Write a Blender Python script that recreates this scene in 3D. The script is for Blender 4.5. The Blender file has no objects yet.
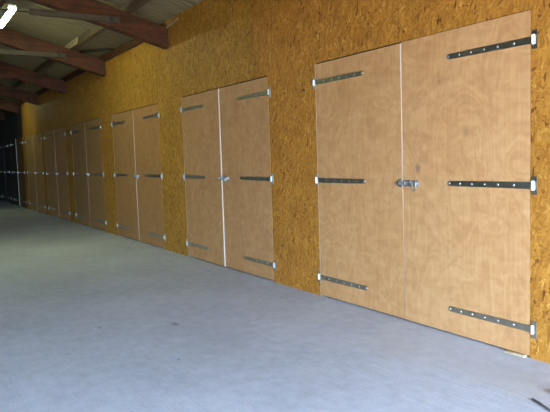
import bpy, bmesh, math, random
from mathutils import Vector, Matrix
random.seed(7)
PI = math.pi
scene = bpy.context.scene
C = scene.collection

# ------------------------------------------------------------------ camera
cam_data = bpy.data.cameras.new('camera')
cam = bpy.data.objects.new('camera', cam_data)
C.objects.link(cam)
F_ = Vector((-0.84141916, 0.53402576, -0.08264556))
R_ = Vector((0.53785275, 0.84240972, -0.03256206))
U_ = Vector((-0.05223244, 0.07184949, 0.9960469))
m = Matrix((R_, U_, -F_)).transposed().to_4x4()
m.translation = (0.0, -3.699, 1.480)
cam.matrix_world = m
cam_data.sensor_fit = 'HORIZONTAL'
cam_data.sensor_width = 36.0
cam_data.lens = 594.8 / 550.0 * 36.0
cam_data.clip_start = 0.05
cam_data.clip_end = 200
scene.camera = cam

# ------------------------------------------------------------------ daylight and exposure
NEAR_END, FAR_END = 2.2, -27.95          # the open end behind the camera, the far gable
SIDE = -8.4                              # the wall across the barn
world = bpy.data.worlds.new('overcast_sky')
scene.world = world
world.use_nodes = True
wn = world.node_tree
wn.nodes['Background'].inputs['Color'].default_value = (0.60, 0.85, 1.27, 1)
wn.nodes['Background'].inputs['Strength'].default_value = 30.0
portal_data = bpy.data.lights.new('daylight_portal', 'AREA')
portal_data.shape = 'RECTANGLE'
portal_data.size, portal_data.size_y = 2.65, 6.6
portal_data.cycles.is_portal = True
portal = bpy.data.objects.new('daylight_portal', portal_data)
C.objects.link(portal)
portal.location = (NEAR_END + 0.12, -4.0, 1.33)
portal.rotation_euler = (0, PI / 2, 0)   # shines towards -x, into the barn
sun_data = bpy.data.lights.new('sun', 'SUN')
sun_data.energy = 9.0
sun_data.angle = math.radians(0.6)
sun_data.color = (1.0, .93, .80)
sun = bpy.data.objects.new('sun', sun_data)
C.objects.link(sun)
sun.rotation_euler = Vector((0.50, -0.22, -0.80)).to_track_quat('-Z', 'Y').to_euler()
scene.view_settings.view_transform = 'Standard'
scene.view_settings.look = 'None'
scene.view_settings.gamma = 1
scene.view_settings.use_curve_mapping = False
scene.view_settings.exposure = 0.0
scene.cycles.use_denoising = True
scene.cycles.max_bounces = 10
scene.cycles.diffuse_bounces = 6
scene.cycles.sample_clamp_indirect = 6.0
LAMP = 116.0                              # brightness of the lamp tubes

# ------------------------------------------------------------------ node helpers
def mat(name):
    mt = bpy.data.materials.new(name)
    mt.use_nodes = True
    nt = mt.node_tree
    return mt, nt, nt.nodes['Principled BSDF']

def nd(nt, kind, **kw):
    n = nt.nodes.new(kind)
    for k, v in kw.items():
        if k in n.inputs.keys():
            n.inputs[k].default_value = v
        else:
            setattr(n, k, v)
    return n

def ramp(nt, src, stops, interp='LINEAR'):
    r = nt.nodes.new('ShaderNodeValToRGB')
    r.color_ramp.interpolation = interp
    el = r.color_ramp.elements
    while len(el) < len(stops):
        el.new(0.5)
    for e, (p, c) in zip(el, stops):
        e.position = p
        e.color = (*c, 1) if len(c) == 3 else c
    nt.links.new(src, r.inputs['Fac'])
    return r

def mixc(nt, fac, a, b, blend='MIX'):
    mx = nt.nodes.new('ShaderNodeMix')
    mx.data_type = 'RGBA'
    mx.blend_type = blend
    for sock, v in ((mx.inputs[0], fac), (mx.inputs[6], a), (mx.inputs[7], b)):
        if hasattr(v, 'links'):
            nt.links.new(v, sock)
        elif isinstance(v, (int, float)):
            sock.default_value = v
        else:
            sock.default_value = (*v, 1)
    return mx.outputs[2]

def math_(nt, op, a, b=None):
    n = nt.nodes.new('ShaderNodeMath')
    n.operation = op
    for i, v in enumerate((a, b)):
        if v is None:
            continue
        if hasattr(v, 'links'):
            nt.links.new(v, n.inputs[i])
        else:
            n.inputs[i].default_value = v
    return n.outputs[0]

def bump(nt, bsdf, height, strength, dist=0.01):
    b = nd(nt, 'ShaderNodeBump', Strength=strength, Distance=dist)
    nt.links.new(height, b.inputs['Height'])
    nt.links.new(b.outputs['Normal'], bsdf.inputs['Normal'])

# ------------------------------------------------------------------ materials
def make_osb():
    mt, nt, bs = mat('osb_board')
    L = nt.links
    geo = nt.nodes.new('ShaderNodeNewGeometry')
    sep = nt.nodes.new('ShaderNodeSeparateXYZ')
    L.new(geo.outputs['Position'], sep.inputs[0])
    comb = nt.nodes.new('ShaderNodeCombineXYZ')
    L.new(math_(nt, 'ADD', sep.outputs[0], sep.outputs[1]), comb.inputs[0])
    L.new(sep.outputs[2], comb.inputs[1])
    wob = nd(nt, 'ShaderNodeTexNoise', Scale=14.0, Detail=2.0)
    L.new(comb.outputs[0], wob.inputs['Vector'])
    sub = nd(nt, 'ShaderNodeVectorMath', operation='SUBTRACT')
    L.new(wob.outputs['Color'], sub.inputs[0]); sub.inputs[1].default_value = (.5, .5, .5)
    scl = nd(nt, 'ShaderNodeVectorMath', operation='SCALE'); scl.inputs['Scale'].default_value = 0.03
    L.new(sub.outputs[0], scl.inputs[0])
    add = nd(nt, 'ShaderNodeVectorMath', operation='ADD')
    L.new(comb.outputs[0], add.inputs[0]); L.new(scl.outputs[0], add.inputs[1])
    layers = []
    for ang, off in ((12, 0), (62, 3.1), (-38, 7.7), (98, 11.3)):
        mp = nd(nt, 'ShaderNodeMapping', vector_type='POINT')
        mp.inputs['Location'].default_value = (off, off * .7, 0)
        mp.inputs['Rotation'].default_value = (0, 0, math.radians(ang))
        mp.inputs['Scale'].default_value = (17.0, 17.0, 1)
        L.new(add.outputs[0], mp.inputs[0])
        st = nd(nt, 'ShaderNodeVectorMath', operation='MULTIPLY'); st.inputs[1].default_value = (1, 3.6, 1)
        L.new(mp.outputs[0], st.inputs[0])
        v = nd(nt, 'ShaderNodeTexVoronoi', voronoi_dimensions='2D', feature='F1')
        v.inputs['Scale'].default_value = 1.0
        L.new(st.outputs[0], v.inputs['Vector'])
        s = nt.nodes.new('ShaderNodeSeparateColor')
        L.new(v.outputs['Color'], s.inputs[0])
        layers.append((s.outputs[0], s.outputs[1]))
    cur = layers[0][0]
    for val, pick in layers[1:]:
        k = math_(nt, 'GREATER_THAN', pick, 0.60)
        n = nt.nodes.new('ShaderNodeMix')
        L.new(k, n.inputs[0]); L.new(cur, n.inputs[2]); L.new(val, n.inputs[3])
        cur = n.outputs[0]
    col = ramp(nt, cur, [(0.0, (.14, .046, .008)), (.012, (.25, .085, .012)), (.05, (.41, .158, .020)), (.35, (.49, .200, .026)),
                         (.65, (.55, .235, .032)), (.92, (.61, .275, .042)), (1.0, (.70, .36, .07))]).outputs[0]
    fib = nd(nt, 'ShaderNodeTexNoise', Scale=55.0, Detail=4.0, Roughness=.7, Distortion=1.5)
    L.new(comb.outputs[0], fib.inputs['Vector'])
    fibc = ramp(nt, fib.outputs[0], [(.30, (.62, .58, .55)), (.5, (1, 1, 1)), (.72, (1.28, 1.32, 1.4))]).outputs[0]
    col = mixc(nt, .8, col, fibc, 'MULTIPLY')
    big = nd(nt, 'ShaderNodeTexNoise', Scale=3.0, Detail=3.0)
    L.new(comb.outputs[0], big.inputs['Vector'])
    tone = ramp(nt, big.outputs[0], [(.3, (.86, .84, .80)), (.7, (1.08, 1.08, 1.1))]).outputs[0]
    col = mixc(nt, 1.0, col, tone, 'MULTIPLY')
    # each 2.44 m board takes one of two tints; a thin dark joint between boards
    u = math_(nt, 'DIVIDE', math_(nt, 'ADD', sep.outputs[0], 6.22 + 2.44 * 20), 2.44)
    near_boards = math_(nt, 'GREATER_THAN', sep.outputs[0], -6.22)     # lamp's yellow-green put into the colour of the boards past this joint
    tint = mixc(nt, near_boards, (.97, 1.06, 1.0), (1.02, .985, .92))
    col = mixc(nt, 1.0, col, tint, 'MULTIPLY')
    fr = math_(nt, 'FRACT', u)
    j = math_(nt, 'LESS_THAN', fr, 0.0028)
    up = math_(nt, 'GREATER_THAN', sep.outputs[2], 2.42)
    col = mixc(nt, math_(nt, 'MULTIPLY', math_(nt, 'MULTIPLY', j, up), .55), col, (.16, .075, .02))
    L.new(col, bs.inputs['Base Color'])
    bs.inputs['Roughness'].default_value = 0.62
    bs.inputs['Specular IOR Level'].default_value = 0.3
    bump(nt, bs, cur, 0.25, 0.002)
    return mt

def make_ply(name, knots=(), colour_scale=1.0):
    mt, nt, bs = mat(name)
    L = nt.links
    tc = nt.nodes.new('ShaderNodeTexCoord')
    oi = nt.nodes.new('ShaderNodeObjectInfo')
    off = nd(nt, 'ShaderNodeVectorMath', operation='SCALE')
    cv = nt.nodes.new('ShaderNodeCombineXYZ')
    for i in range(3):
        L.new(oi.outputs['Random'], cv.inputs[i])
    L.new(cv.outputs[0], off.inputs[0]); off.inputs['Scale'].default_value = 37.0
    add = nd(nt, 'ShaderNodeVectorMath', operation='ADD')
    L.new(tc.outputs['Object'], add.inputs[0]); L.new(off.outputs[0], add.inputs[1])
    # slow rotary-cut figure: long vertical grain with wandering bands
    mp = nd(nt, 'ShaderNodeMapping'); mp.inputs['Scale'].default_value = (1.5, 1.5, .75)
    L.new(add.outputs[0], mp.inputs[0])
    n1 = nd(nt, 'ShaderNodeTexNoise', Scale=2.2, Detail=3.0, Roughness=.5, Distortion=1.2)
    L.new(mp.outputs[0], n1.inputs['Vector'])
    rings = math_(nt, 'SINE', math_(nt, 'MULTIPLY', n1.outputs[0], 46.0))
    mp2 = nd(nt, 'ShaderNodeMapping'); mp2.inputs['Scale'].default_value = (60, 60, 1.6)
    L.new(add.outputs[0], mp2.inputs[0])
    n2 = nd(nt, 'ShaderNodeTexNoise', Scale=1.0, Detail=2.0)
    L.new(mp2.outputs[0], n2.inputs['Vector'])
    mp3 = nd(nt, 'ShaderNodeMapping'); mp3.inputs['Scale'].default_value = (4.5, 4.5, 9.0)
    mp3.inputs['Rotation'].default_value = (0, .35, 0)
    L.new(add.outputs[0], mp3.inputs[0])
    n3 = nd(nt, 'ShaderNodeTexNoise', Scale=1.6, Detail=3.0, Distortion=.6)
    L.new(mp3.outputs[0], n3.inputs['Vector'])
    v = math_(nt, 'ADD', math_(nt, 'MULTIPLY', rings, .065), math_(nt, 'MULTIPLY', n2.outputs[0], .30))
    v = math_(nt, 'ADD', v, math_(nt, 'MULTIPLY', n3.outputs[0], .55))
    v = math_(nt, 'ADD', v, math_(nt, 'MULTIPLY', n1.outputs[0], .25))
    col = ramp(nt, v, [(.30, (.56, .275, .095)), (.52, (.66, .345, .125)), (.78, (.75, .43, .175))]).outputs[0]
    col = mixc(nt, 1.0, col, oi.outputs['Color'], 'MULTIPLY')   # per-leaf tone; part of the light's falloff along the wall is put in here
    for (x, z, r, s) in knots:
        d = nd(nt, 'ShaderNodeVectorMath', operation='DISTANCE')
        sq = nd(nt, 'ShaderNodeVectorMath', operation='MULTIPLY'); sq.inputs[1].default_value = (1, 0, .7)
        L.new(tc.outputs['Object'], sq.inputs[0])
        L.new(sq.outputs[0], d.inputs[0]); d.inputs[1].default_value = (x, 0, z * .7)
        k = ramp(nt, math_(nt, 'DIVIDE', d.outputs['Value'], r), [(.3, (s, s, s)), (1.0, (0, 0, 0))]).outputs[0]
        col = mixc(nt, k, col, (.20, .11, .07))
    if colour_scale < 1:
        col = mixc(nt, 1.0, col, (colour_scale, colour_scale * .95, colour_scale * .9), 'MULTIPLY')
    L.new(col, bs.inputs['Base Color'])
    bs.inputs['Roughness'].default_value = 0.5
    bs.inputs['Specular IOR Level'].default_value = 0.35
    return mt

def make_plain(name, col, rough=.6, metal=0.0, var=0.0, scale=8.0):
    mt, nt, bs = mat(name)
    if var:
        tc = nt.nodes.new('ShaderNodeTexCoord')
        n = nd(nt, 'ShaderNodeTexNoise', Scale=scale, Detail=4.0)
        nt.links.new(tc.outputs['Object'], n.inputs['Vector'])
        a = tuple(c * (1 - var) for c in col); b = tuple(min(1, c * (1 + var)) for c in col)
        r = ramp(nt, n.outputs[0], [(.3, a), (.7, b)])
        nt.links.new(r.outputs[0], bs.inputs['Base Color'])
    else:
        bs.inputs['Base Color'].default_value = (*col, 1)
    bs.inputs['Roughness'].default_value = rough
    bs.inputs['Metallic'].default_value = metal
    return mt

def make_floor():
    mt, nt, bs = mat('concrete')
    L = nt.links
    geo = nt.nodes.new('ShaderNodeNewGeometry')
    n1 = nd(nt, 'ShaderNodeTexNoise', Scale=.8, Detail=5.0, Roughness=.6)
    n2 = nd(nt, 'ShaderNodeTexNoise', Scale=9.0, Detail=5.0, Roughness=.65)
    n3 = nd(nt, 'ShaderNodeTexNoise', Scale=75.0, Detail=4.0, Roughness=.7)
    for n in (n1, n2, n3):
        L.new(geo.outputs['Position'], n.inputs['Vector'])
    mp = nd(nt, 'ShaderNodeMapping'); mp.inputs['Scale'].default_value = (1.6, 42, 1)
    mp.inputs['Rotation'].default_value = (0, 0, math.radians(9))
    L.new(geo.outputs['Position'], mp.inputs[0])
    n4 = nd(nt, 'ShaderNodeTexNoise', Scale=1.0, Detail=3.0, Distortion=.4)
    L.new(mp.outputs[0], n4.inputs['Vector'])
    v = math_(nt, 'ADD', math_(nt, 'MULTIPLY', n1.outputs[0], .34), math_(nt, 'MULTIPLY', n2.outputs[0], .33))
    v = math_(nt, 'ADD', v, math_(nt, 'MULTIPLY', n3.outputs[0], .30))
    v = math_(nt, 'ADD', v, math_(nt, 'MULTIPLY', n4.outputs[0], .06))
    col = ramp(nt, v, [(.38, (.43, .44, .45)), (.515, (.56, .57, .585)), (.65, (.68, .69, .705))]).outputs[0]
    # worn-in marks and a pale patch of cement dust
    for (x, y, r, sx, s, c) in STAINS:
        sq = nd(nt, 'ShaderNodeVectorMath', operation='MULTIPLY'); sq.inputs[1].default_value = (sx, 1, 0)
        wob = nd(nt, 'ShaderNodeVectorMath', operation='SCALE'); wob.inputs['Scale'].default_value = r * 1.1
        L.new(n2.outputs['Color'], wob.inputs[0])
        ad = nd(nt, 'ShaderNodeVectorMath', operation='ADD')
        L.new(geo.outputs['Position'], ad.inputs[0]); L.new(wob.outputs[0], ad.inputs[1])
        L.new(ad.outputs[0], sq.inputs[0])
        d = nd(nt, 'ShaderNodeVectorMath', operation='DISTANCE')
        L.new(sq.outputs[0], d.inputs[0]); d.inputs[1].default_value = ((x + .55 * r) * sx, y + .55 * r, 0)
        k = ramp(nt, math_(nt, 'DIVIDE', d.outputs['Value'], r), [(.25, (s, s, s)), (1.0, (0, 0, 0))]).outputs[0]
        col = mixc(nt, k, col, c)
    L.new(col, bs.inputs['Base Color'])
    bs.inputs['Roughness'].default_value = .75
    bs.inputs['Specular IOR Level'].default_value = .3
    h = math_(nt, 'ADD', math_(nt, 'MULTIPLY', n3.outputs[0], .5), n4.outputs[0])
    bump(nt, bs, h, .4, .006)
    return mt

def make_timber(name, dark, light, rough=.75, axis=1):
    mt, nt, bs = mat(name)
    tc = nt.nodes.new('ShaderNodeTexCoord')
    mp = nd(nt, 'ShaderNodeMapping')
    s = [22, 22, 22]; s[axis] = 1.2
    mp.inputs['Scale'].default_value = s
    nt.links.new(tc.outputs['Object'], mp.inputs[0])
    n = nd(nt, 'ShaderNodeTexNoise', Scale=1.0, Detail=4.0, Distortion=.5)
    nt.links.new(mp.outputs[0], n.inputs['Vector'])
    n2 = nd(nt, 'ShaderNodeTexNoise', Scale=6.0, Detail=5.0, Roughness=.65)
    nt.links.new(tc.outputs['Object'], n2.inputs['Vector'])
    v = math_(nt, 'ADD', math_(nt, 'MULTIPLY', n.outputs[0], .6), math_(nt, 'MULTIPLY', n2.outputs[0], .4))
    r = ramp(nt, v, [(.33, dark), (.66, light)])
    nt.links.new(r.outputs[0], bs.inputs['Base Color'])
    bs.inputs['Roughness'].default_value = rough
    bump(nt, bs, n.outputs[0], .4, .004)
    return mt

GREY = (.20, .20, .20)
STAINS = [(-4.96, -1.66, .045, .55, .75, GREY), (-12.2, -2.35, .05, .6, .55, GREY), (-5.3, -2.25, .028, .7, .6, GREY),
          (-3.35, -2.62, .02, .7, .6, GREY), (-4.05, -2.02, .022, .7, .55, GREY), (-4.35, -1.55, .5, .45, .18, GREY),
          (-3.2, -.55, .35, .6, .35, (.56, .53, .47)), (-2.25, -.45, .3, .5, .4, (.55, .51, .44)),
          (-8.0, -2.0, 1.0, .5, .16, (.3, .3, .3)), (-3.3, -1.4, .16, .8, .3, (.6, .6, .58))]
M = {
    'osb': make_osb(),
    'ply': make_ply('plywood'),
    'ply_dark': make_ply('darker_plywood', colour_scale=.38),  # same plywood with its colour scaled down evenly
    'ply_knot': make_ply('plywood_knotted', [(-1.045, 1.345, .040, .6), (-.80, 2.02, .02, .3), (-.55, 1.62, .035, .25)]),
    'cut_edge': make_plain('cut_board_edge', (.66, .50, .30), .65, 0, .1),
    'edge': make_plain('pale_board_edge', (.74, .62, .48), .6, 0, .05),
    'zinc': make_plain('zinc_plate', (.54, .51, .39), .37, 1.0, .10, 20),
    'bright': make_plain('bright_zinc', (.92, .92, .90), .36, 1.0),
    'steel': make_plain('dull_steel', (.36, .37, .37), .42, 1.0),
    'floor': make_floor(),
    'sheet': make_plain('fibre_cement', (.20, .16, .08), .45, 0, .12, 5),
    'timber': make_timber('old_red_timber', (.03, .010, .0025), (.145, .043, .010)),
    'purlin': make_timber('purlin_timber', (.07, .04, .02), (.17, .105, .05), axis=0),
    'pale': make_timber('fresh_timber', (.50, .38, .20), (.66, .53, .30), axis=0),
    'grey_timber': make_timber('weathered_timber', (.05, .037, .022), (.11, .085, .05)),
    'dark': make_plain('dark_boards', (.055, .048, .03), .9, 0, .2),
    'black': make_plain('painted_void', (.012, .011, .010), .95),
    'side': make_plain('weathered_boarding', (.04, .032, .022), .9, 0, .25, 3),
    'lamp_body': make_plain('lamp_plastic', (.55, .56, .54), .5),
    'leaf': make_plain('dead_leaf', (.16, .055, .045), .7, 0, .3, 30),
    'twig': make_plain('twig_bark', (.10, .08, .07), .85, 0, .3, 30),
    'yard': make_plain('yard_gravel', (.50, .31, .13), .9, 0, .1, 2),
}
for key, k in (('lamp', 1.0), ('lamp_dim', .24)):
    mt, nt, bs = mat(key + '_diffuser')
    bs.inputs['Base Color'].default_value = (.9, .9, .88, 1)
    bs.inputs['Emission Color'].default_value = (.82, 1.0, .58, 1)
    bs.inputs['Emission Strength'].default_value = LAMP * k
    M[key] = mt

# ------------------------------------------------------------------ mesh helpers
def box(bm, lo, hi, mi=0, bev=0.0):
    r = bmesh.ops.create_cube(bm, size=1.0)
    c = [(a + b) / 2 for a, b in zip(lo, hi)]
    s = [abs(b - a) for a, b in zip(lo, hi)]
    for v in r['verts']:
        v.co = Vector((c[i] + v.co[i] * s[i] for i in range(3)))
    fs = set(f for v in r['verts'] for f in v.link_faces)
    for f in fs:
        f.material_index = mi
    if bev:
        es = list(set(e for v in r['verts'] for e in v.link_edges))
        bmesh.ops.bevel(bm, geom=es, offset=bev, segments=2, affect='EDGES', profile=.5)
    return r['verts']

def tube(bm, a, b, r, seg=12, r2=None):
    a, b = Vector(a), Vector(b)
    d = b - a
    q = d.to_track_quat('Z', 'Y').to_matrix().to_4x4()
    q.translation = (a + b) / 2
    bmesh.ops.create_cone(bm, cap_ends=True, cap_tris=False, segments=seg, radius1=r, radius2=r if r2 is None else r2,
                          depth=d.length, matrix=q)

def beam_between(bm, a, b, w, h, bev=0.006):
    """A squared timber whose centre line runs a -> b; w is the horizontal width, h the depth."""
    a, b = Vector(a), Vector(b)
    d = (b - a); ln = d.length; d.normalize()
    s = d.cross(Vector((0, 0, 1))).normalized()
    up = s.cross(d)
    vs = box(bm, (-.5, -.5, -.5), (.5, .5, .5))
    mid = (a + b) / 2
    for v in vs:
        v.co = mid + d * (v.co.x * ln) + s * (v.co.y * w) + up * (v.co.z * h)
    if bev:
        es = list(set(e for v in vs for e in v.link_edges))
        bmesh.ops.bevel(bm, geom=es, offset=bev, segments=1, affect='EDGES')

def prism(bm, pts, y0, y1):
    """An outline in x,z pulled from y0 to y1."""
    a = [bm.verts.new((x, y0, z)) for x, z in pts]
    b = [bm.verts.new((x, y1, z)) for x, z in pts]
    n = len(pts)
    bm.faces.new(a); bm.faces.new(b[::-1])
    for i in range(n):
        bm.faces.new((a[i], b[i], b[(i + 1) % n], a[(i + 1) % n]))
    bmesh.ops.recalc_face_normals(bm, faces=bm.faces)

def obj(name, bm, mats, parent=None, loc=None, smooth=False):
    me = bpy.data.meshes.new(name)
    bm.to_mesh(me); bm.free()
    for x in (mats if isinstance(mats, (list, tuple)) else [mats]):
        me.materials.append(M[x])
    if smooth:
        for p in me.polygons:
            p.use_smooth = True
        try:
            me.set_sharp_from_angle(angle=math.radians(35))
        except Exception:
            pass
    o = bpy.data.objects.new(name, me)
    C.objects.link(o)
    if parent:
        o.parent = parent
    if loc:
        o.location = loc
    return o

def tag(o, label, cat, group=None, kind='thing'):
    o['label'] = label; o['category'] = cat; o['kind'] = kind
    if group:
        o['group'] = group
    return o

def empty(name, loc):
    o = bpy.data.objects.new(name, None)
    o.empty_display_size = .1
    C.objects.link(o); o.location = loc
    return o

def struct(o, label, cat):
    return tag(o, label, cat, kind='structure')

def copy_part(src, parent):
    c = src.copy(); C.objects.link(c); c.parent = parent
    for ch in list(src.children):
        copy_part(ch, c)
    return c

# ------------------------------------------------------------------ the building
SLOPE = 0.27
EAVE = 3.63                               # underside of the sheets at the wall
DW, DH, LT = 2.44, 2.405, 0.018           # double door width, door height, board thickness
DOOR_X = [(-4.976, -2.526), (-8.35, -5.90), (-11.74, -9.30), (-14.99, -12.55), (-18.08, -15.64), (-21.01, -18.57),
          (-24.0, -21.56), (-27.1, -24.66)]   # left and right edge of every opening

bm = bmesh.new()
box(bm, (FAR_END - .2, SIDE - .2, -.15), (NEAR_END, .35, 0))
struct(obj('floor', bm, 'floor'), 'light grey broomed concrete floor running the length of the barn', 'floor')
bm = bmesh.new()
box(bm, (NEAR_END, SIDE - 14, -.17), (NEAR_END + 30, 14, -.02))
struct(obj('ground_outside', bm, 'yard'), 'open pale gravel yard outside the barn', 'ground')

bm = bmesh.new()                          # wall of boards with the door openings left out
gap = .006
DARK_END = -21.45                          # past here the boards take the dark material
xs = sorted(DOOR_X)
prev = FAR_END
for l, r in xs:
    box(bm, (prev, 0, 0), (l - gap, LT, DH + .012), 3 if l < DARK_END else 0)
    prev = r + gap
box(bm, (prev, 0, 0), (NEAR_END, LT, DH + .012))
box(bm, (DARK_END, 0, DH + .012), (NEAR_END, LT, EAVE - .004))
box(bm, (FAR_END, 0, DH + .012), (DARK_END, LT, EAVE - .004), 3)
for f in bm.faces:                        # the cut edges of the openings are pale
    if abs(f.normal.x) > .9:
        f.material_index = 1
box(bm, (FAR_END, LT + .03, 0), (NEAR_END, LT + .1, EAVE + .10), 2)  # black sheet standing in for the unlit space behind the boards
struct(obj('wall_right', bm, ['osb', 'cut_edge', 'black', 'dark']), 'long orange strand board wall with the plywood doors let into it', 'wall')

bm = bmesh.new()
box(bm, (FAR_END - .12, SIDE, 0), (FAR_END, .1, 5.2))
struct(obj('wall_far', bm, 'dark'), 'dark gable wall at the far end of the barn', 'wall')
bm = bmesh.new()
n = 0
x = FAR_END
while x < NEAR_END:                        # vertical boarding
    box(bm, (x + .004, SIDE - .03 - (n % 2) * .012, 0), (min(x + .2, NEAR_END), SIDE, 3.9))
    x += .2; n += 1
struct(obj('wall_left', bm, 'side'), 'weathered boarded wall across the barn', 'wall')
bm = bmesh.new()                          # the open end: posts and gable boards around the way in
box(bm, (NEAR_END, -.70, 0), (NEAR_END + .1, .1, 2.65))
box(bm, (NEAR_END, SIDE, 0), (NEAR_END + .1, -7.3, 2.65))
box(bm, (NEAR_END, SIDE, 2.65), (NEAR_END + .1, .1, 5.2))
struct(obj('wall_near', bm, 'side'), 'boarded gable around the wide open barn entrance', 'wall')

# corrugated roof, corrugations running up the slope
RIDGE = -4.3
bm = bmesh.new()
per, amp, thick, SEG = .146, .046, .008, 12
x0, x1 = FAR_END - .3, NEAR_END + .5
nx = int((x1 - x0) / per * SEG)
def wave(i):                              # deep narrow flutes between broad lower rolls
    return 2 * ((math.cos(2 * PI * i / SEG) + 1) / 2) ** 1.7 - 1
ys = [.22, RIDGE, SIDE - .3]
def roof_z(y):
    return EAVE + amp + SLOPE * (-y if y > RIDGE else (-RIDGE - (RIDGE - y)))
rows = []
for dz in (0, thick):
    g = []
    for y in ys:
        g.append([bm.verts.new((x0 + i * per / SEG, y, roof_z(y) + dz + amp * wave(i))) for i in range(nx + 1)])
    rows.append(g)
for g in rows:
    for a, b in zip(g, g[1:]):
        for i in range(nx):
            bm.faces.new((a[i], a[i + 1], b[i + 1], b[i]))
for k in (0, 2):
    a, b = rows[0][k], rows[1][k]
    for i in range(nx):
        bm.faces.new((a[i], a[i + 1], b[i + 1], b[i]))
bmesh.ops.recalc_face_normals(bm, faces=bm.faces)
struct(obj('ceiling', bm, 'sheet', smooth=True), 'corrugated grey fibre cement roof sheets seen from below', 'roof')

# plate along the top of the wall
bm = bmesh.new()
box(bm, (FAR_END, -.045, 3.475), (-8.80, 0.0, 3.60), bev=.004)
struct(obj('trim_1', bm, 'timber'), 'reddish timber plate along the top of the board wall', 'trim')

# ------------------------------------------------------------------ rafters with their ties
RAFTERS = [.95, -2.3, -5.55, -8.8, -12.05, -15.3, -18.55, -21.8, -25.05]
where = ['above the open floor before the doors', 'above the wedged double door', 'between first and second double doors from the wedge',
         'ending beside the pale wood splinter', 'beyond the glowing lamp and pale cleat', 'over the gap past the fourth double door',
         'over the sixth double door, beside the far yellow patch', 'ending at the left of the far yellow patch', 'last before the dark far gable']
def make_rafter(x, lab, detailed=True):
    t = empty('timber_rafter', (x, 0, 3.2))
    tag(t, 'old reddish timber rafter ' + lab, 'rafter', 'rafters under the corrugated roof')
    top0, bot0 = 3.50 - 3.2, 3.20 - 3.2
    b = bmesh.new()                        # the sloping beam: foot cut plumb on the wall
    y1 = RIDGE
    pts = [(0, bot0), (0, top0), (y1, top0 - SLOPE * y1), (y1, bot0 - SLOPE * y1)]
    A = [b.verts.new((-.08, y, z)) for y, z in pts]; B = [b.verts.new((.08, y, z)) for y, z in pts]
    b.faces.new(A); b.faces.new(B[::-1])
    for i in range(4):
        b.faces.new((A[i], B[i], B[(i + 1) % 4], A[(i + 1) % 4]))
    bmesh.ops.recalc_face_normals(b, faces=b.faces)
    bmesh.ops.bevel(b, geom=list(b.edges), offset=.008, segments=1, affect='EDGES')
    obj('beam', b, 'timber', t)
    b = bmesh.new()
    box(b, (.08, -2.02, .30), (.14, -.78, .385), bev=.006)
    s = obj('collar_board', b, 'grey_timber' if x > -13 else 'timber', t)
    if x > -13:
        s['label'] = 'greyish board bolted to the side of the rafter'
    b = bmesh.new()
    tube(b, (.11, -1.98, .335), (.11, SIDE + .3, .335), .011)
    obj('tie_rod', b, 'dark', t)
    b = bmesh.new()
    for (y, z) in ((-.90, .345),):
        tube(b, (.14, y, z), (.155, y, z), .038, 16)
        tube(b, (.155, y, z), (.175, y, z), .020, 6)
    obj('bolt', b, 'dark', t)
    return t
for x, lab in zip(RAFTERS, where):
    make_rafter(x, lab)

# purlins, one length from rafter to rafter
stops = [NEAR_END] + RAFTERS + [FAR_END]
for row, (py, rown) in enumerate(((-.62, 'lowest row'), (-2.07, 'second row up'), (-3.5, 'third row up'))):
    for k, (a, b_) in enumerate(zip(stops, stops[1:])):
        bm = bmesh.new()
        zb = 3.502 - SLOPE * py
        lo, hi = min(a, b_) + .0005, max(a, b_) - .0005
        box(bm, (lo, -.035, 0), (hi, .035, EAVE - 3.50 - .012), bev=.004)
        for v in bm.verts:                 # lean the timber square to the slope
            v.co.z -= v.co.y * SLOPE
        # origin at the run's middle
        o = obj('roof_purlin', bm, 'purlin', loc=(0, py, zb))
        bay = ['by the barn entrance', 'over the open floor', 'over the wedged double door', 'in the second bay before the lamp', 'in the bay lit by the nearer lamp',
               'in the first bay past the nearer lamp', 'in the second bay past the nearer lamp', 'in the bay lit by the far lamp',
               'in the bay past the far lamp', 'in the end bay by the dark gable']
        tag(o, 'brown timber purlin, ' + rown + ', ' + bay[min(k, 9)], 'purlin', 'purlins under the roof sheets')

bm = bmesh.new()                          # pale cleat spiked to the purlin beyond the lamp
box(bm, (-.45, -.03, 0), (.45, 0, .105), bev=.004)
for v in bm.verts:
    if v.co.x > 0 and v.co.z < .05:
        v.co.x -= .07
o = obj('timber_cleat', bm, 'pale', loc=(-11.85, -.66, 3.698))
tag(o, 'pale fresh timber cleat on the side of a purlin near the lamp', 'timber')

bm = bmesh.new()                          # flat brace put in for a dark line under the sheets
beam_between(bm, (-12.42, -.44, 3.70), (-11.34, -.055, 3.615), .12, .02, .002)
tag(obj('roof_band', bm, 'dark'), 'dark flat brace running slantwise under the roof sheets below the pale cleat', 'band')
bm = bmesh.new()
beam_between(bm, (-8.66, -.054, 3.49), (-8.22, -.054, 3.535), 0.010, .018, .001)
tag(obj('wood_splinter', bm, 'pale'), 'thin pale wood strip on the wall beside a rafter foot', 'wood strip')

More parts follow.
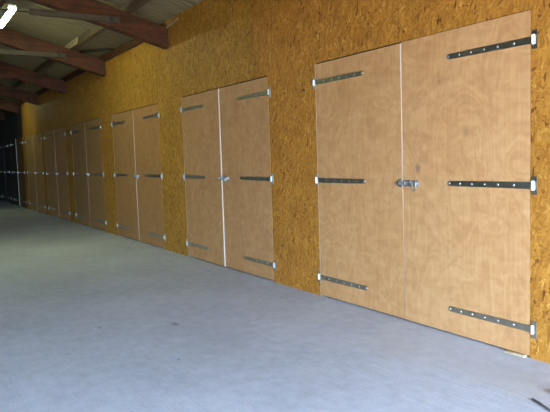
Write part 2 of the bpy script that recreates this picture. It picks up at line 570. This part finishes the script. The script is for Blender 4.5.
# ------------------------------------------------------------------ lamps
def make_lamp(x, lab, glow='lamp', y=-2.07, z=3.77, hang=.284):
    t = empty('tube_lamp', (x, y, z)); tag(t, lab, 'lamp', 'tube lamps under the roof')
    b = bmesh.new(); box(b, (-.59, -.062, -.006), (.59, .062, .07), bev=.008)
    obj('housing', b, 'lamp_body', t)
    b = bmesh.new()                        # rounded cover
    pts = []
    for i in range(13):
        a = PI * i / 12
        pts.append((.052 * math.cos(a), .021 - .062 * math.sin(a)))
    n = len(pts)
    A = [b.verts.new((-.60, y, z)) for y, z in pts]; B = [b.verts.new((.60, y, z)) for y, z in pts]
    b.faces.new(A); b.faces.new(B[::-1])
    for i in range(n):
        b.faces.new((A[i], B[i], B[(i + 1) % n], A[(i + 1) % n]))
    bmesh.ops.recalc_face_normals(b, faces=b.faces)
    obj('diffuser', b, glow, t, smooth=True)
    for sx in (-.5, .5):
        b = bmesh.new(); tube(b, (sx, 0, .07), (sx, 0, hang), .005, 8)
        obj('hanger', b, 'steel', t)
make_lamp(-10.20, 'glowing white tube lamp hung under the roof by the nearer rafters')
make_lamp(-20.2, 'glowing tube lamp over the far yellow patch of wall', 'lamp_dim', -1.0, 3.50, .385)

# ------------------------------------------------------------------ doors
def strap_outline(L):
    """Long strap, slightly tapering, with a rounded tip; the pivot at x=0."""
    pts = [(-.004, -.0245), (-.004, .0245)]
    for i in range(9):
        a = PI / 2 - PI * i / 8
        pts.append((L - .021 + .021 * math.cos(a), .021 * math.sin(a)))
    return pts

def make_hinge_meshes():
    L = .745
    d = {}
    b = bmesh.new(); prism(b, strap_outline(L), -.006, -.0005)
    es = [e for e in b.edges if abs(e.verts[0].co.y + .006) < 1e-5 and abs(e.verts[1].co.y + .006) < 1e-5]
    bmesh.ops.bevel(b, geom=es, offset=.0012, segments=1, affect='EDGES')
    d['strap'] = b
    b = bmesh.new()                        # T plate screwed on the wall board
    box(b, (-.038, -.006, -.062), (.004, -.0005, .062), bev=.0015)
    d['plate'] = b
    b = bmesh.new(); tube(b, (-.010, -.0145, -.031), (-.010, -.0145, .031), .0122, 4)
    bmesh.ops.bevel(b, geom=list(b.edges), offset=.0015, segments=2, affect='EDGES')
    d['knuckle'] = b
    b = bmesh.new()
    bmesh.ops.create_uvsphere(b, u_segments=12, v_segments=8, radius=.0088)
    for v in b.verts:
        v.co.y = v.co.y * .55 - .0065
    d['screw'] = b
    return d
HM = {}
for k, b in make_hinge_meshes().items():
    me = bpy.data.meshes.new(k)
    b.to_mesh(me); b.free()
    me.materials.append(M['zinc' if k in ('strap', 'plate') else 'bright'])
    if k == 'screw':
        for p in me.polygons:
            p.use_smooth = True
    HM[k] = me
SCREWS = (.727, .622, .512, .395, .278, .145)

def hinge(parent, side, z, ang, tall=1.0):
    """side +1: the leaf runs to +x from its pivot; -1: to -x."""
    s = bpy.data.objects.new('strap_hinge', HM['strap']); C.objects.link(s)
    s.parent = parent; s.location = (.022 if side < 0 else 0, -.0012, z)
    s.scale = (side, 1, 1)
    s.rotation_euler = (0, 0, ang)
    for nm, key in (('wall_plate', 'plate'), ('knuckle', 'knuckle')):
        p = bpy.data.objects.new(nm, HM[key]); C.objects.link(p); p.parent = s
        p.scale = (1, 1, tall)
    for x in SCREWS:
        p = bpy.data.objects.new('screw', HM['screw']); C.objects.link(p); p.parent = s; p.location = (x, 0, 0)
    return s

def leaf(x_pivot, side, width, proud_top, proud_bot, label, material='ply', zs=(.205, 1.222, 2.222), top=DH, bot=.014, tone=(1, 1, 1)):
    t = empty('plywood_door', (x_pivot, 0, 0))
    tag(t, label, 'door', 'plywood double doors along the wall')
    bm = bmesh.new()
    lo, hi = (0, width) if side > 0 else (-width, 0)
    box(bm, (lo, 0, bot), (hi, LT, top), bev=.0015)
    long_e = [e for e in bm.edges if e.calc_length() > .5]
    bmesh.ops.subdivide_edges(bm, edges=long_e, cuts=6, use_grid_fill=True)
    for v in bm.verts:
        u = abs(v.co.x) / width; w = v.co.z / top
        v.co.y -= (proud_bot + (proud_top - proud_bot) * w) * u
    bm.normal_update()
    for f in bm.faces:
        if f.normal.x * side > .7:          # the free edge is pale
            f.material_index = 1
    p = obj('panel', bm, [material, 'edge'], t)
    p.color = (*tone, 1)
    for z in zs:
        pr = proud_bot + (proud_top - proud_bot) * z / top
        hinge(t, side, z, -side * math.atan2(pr, width), 1.0)
    return t

def bolt_parts(right, left, wl, pr_r, pr_l):
    """Sliding bolt on the free edge of the right-hung leaf, its keeper on the other one."""
    z = 1.215
    bx = -wl + .012
    ry = -.0155 - max(pr_r, pr_l)           # the rod clears both leaves
    base = bmesh.new()
    box(base, (bx, -.005 - pr_r, z - .026), (bx + .175, -.0008 - pr_r, z + .026), bev=.0015)
    for dx in (.012, .075, .140):
        box(base, (bx + dx, ry - .010, z - .018), (bx + dx + .016, -.004 - pr_r, z + .020), bev=.003)
    o = obj('sliding_bolt', base, 'steel', right); o['label'] = 'zinc sliding bolt with a hanging hasp loop'
    b = bmesh.new()
    tube(b, (bx - .075, ry, z + .001), (bx + .168, ry, z + .001), .008, 12)
    obj('bolt_rod', b, 'bright', o, smooth=True)
    b = bmesh.new()                        # loop that hangs from the rod's end
    pts = [(bx + dx_, z + dz_) for dx_, dz_ in ((.125, 0), (.121, -.034), (.128, -.054), (.143, -.060), (.158, -.054), (.165, -.034), (.161, 0))]
    for p, q in zip(pts, pts[1:]):
        tube(b, (p[0], ry - .014, p[1]), (q[0], ry - .014, q[1]), .0055, 10)
    obj('hasp_loop', b, 'zinc', o, smooth=True)
    b = bmesh.new()                        # staple the rod slides through
    kx = wl - .040
    box(b, (kx - .005, -.005 - pr_l, z - .032), (kx + .030, -.0008 - pr_l, z + .034), bev=.0015)
    for z0, z1 in ((z - .020, z - .009), (z + .011, z + .022)):
        box(b, (kx + .004, ry - .015, z0), (kx + .022, -.003 - pr_l, z1), bev=.002)
    box(b, (kx + .004, ry - .016, z - .020), (kx + .022, ry - .0105, z + .022), bev=.002)
    obj('bolt_keeper', b, 'steel', left)

ORD = ['wedged', 'second', 'third', 'fourth', 'fifth', 'sixth', 'seventh', 'last']
PR_L = [(.006, -.005), (.011, .017), (.005, .003), (.002, .001), (.003, .002), (.002, .002), (.03, .034), (.002, .002)]
TONES = [((1.0, .94, .93), (1.02, .97, .99)), ((.92, .87, .85), (.90, .85, .84)), ((.70, .65, .60), (.72, .66, .61)), ((.66, .66, .60), (.68, .67, .63)),  # third and fourth doors toned down for the falloff of light
         ((.86, .86, .80), (.90, .86, .84)), ((.84, .90, .78), (.88, .88, .80)), ((.9, .9, .9), (.9, .9, .85)), ((.9, .9, .9), (.9, .9, .9))]
for i, (l, r) in enumerate(DOOR_X):
    w = (r - l) / 2 - .003
    tl, tr = TONES[i]
    pt, pb = PR_L[i]
    if i == 0:
        a = leaf(l, 1, w, pt, pb, 'big tan plywood door leaf hung at its left edge, bolted to the wedged leaf', tone=tl)
        b = leaf(r, -1, w, 0, 0, 'big tan plywood door leaf with a wooden wedge under its hinge corner', 'ply_knot', top=DH + .008, zs=(.212, 1.224, 2.210), tone=tr)
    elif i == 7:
        a = leaf(l, 1, w, pt, pb, 'dark plywood leaf beside the dark far gable, farthest along the wall', 'dark')
        b = leaf(r, -1, w, 0, 0, 'dark plywood leaf, second along the wall from the dark far gable', 'dark')
    else:
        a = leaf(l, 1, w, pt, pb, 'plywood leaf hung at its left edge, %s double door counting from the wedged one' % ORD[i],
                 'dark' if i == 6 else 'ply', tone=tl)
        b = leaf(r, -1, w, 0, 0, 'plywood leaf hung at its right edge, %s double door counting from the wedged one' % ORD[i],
                 'ply_dark' if i == 6 else 'ply', tone=tr)
    bolt_parts(b, a, w, 0, (pt + pb) / 2)

# ------------------------------------------------------------------ small things on the floor
bm = bmesh.new()                          # wedge pushed under the nearest leaf
prism(bm, [(-.11, 0), (.055, 0), (.055, .018), (-.11, .008)], -.035, -.002)
tag(obj('wooden_wedge', bm, 'pale', loc=(-2.60, 0, 0)), 'small pale wooden wedge on the floor under a door corner', 'wedge')

def blob(name, loc, pts, rad, material, label, cat):
    b = bmesh.new()
    for (p, q), r in zip(zip(pts, pts[1:]), rad):
        tube(b, p, q, r, 8, r * .8)
    return tag(obj(name, b, material, loc=loc, smooth=True), label, cat)
blob('broken_twig', (-2.0, -.665, .0), [(-.07, .03, .009), (-.02, .012, .011), (.03, -.008, .010), (.085, -.03, .008)], (.008, .008, .007),
     'twig', 'short dark broken twig lying on the concrete floor', 'twig')
b = bmesh.new()                           # curled leaf
N = 8
prev_row = None
for i in range(N + 1):
    t = i / N
    wd = .028 * math.sin(PI * (.05 + .9 * t)) + .002
    row = [b.verts.new(((t - .5) * .10, s * wd, .006 + .018 * (s * s) + .012 * (t - .5) ** 2 * 4)) for s in (-1, -.5, 0, .5, 1)]
    if prev_row:
        for k in range(4):
            b.faces.new((prev_row[k], row[k], row[k + 1], prev_row[k + 1]))
    prev_row = row
o = obj('dry_leaf', b, 'leaf', loc=(-2.025, -.438, .0), smooth=True)
o.rotation_euler = (0, 0, .8)
sm = o.modifiers.new('thickness', 'SOLIDIFY'); sm.thickness = .002
tag(o, 'curled dark red dry leaf on the floor', 'leaf')
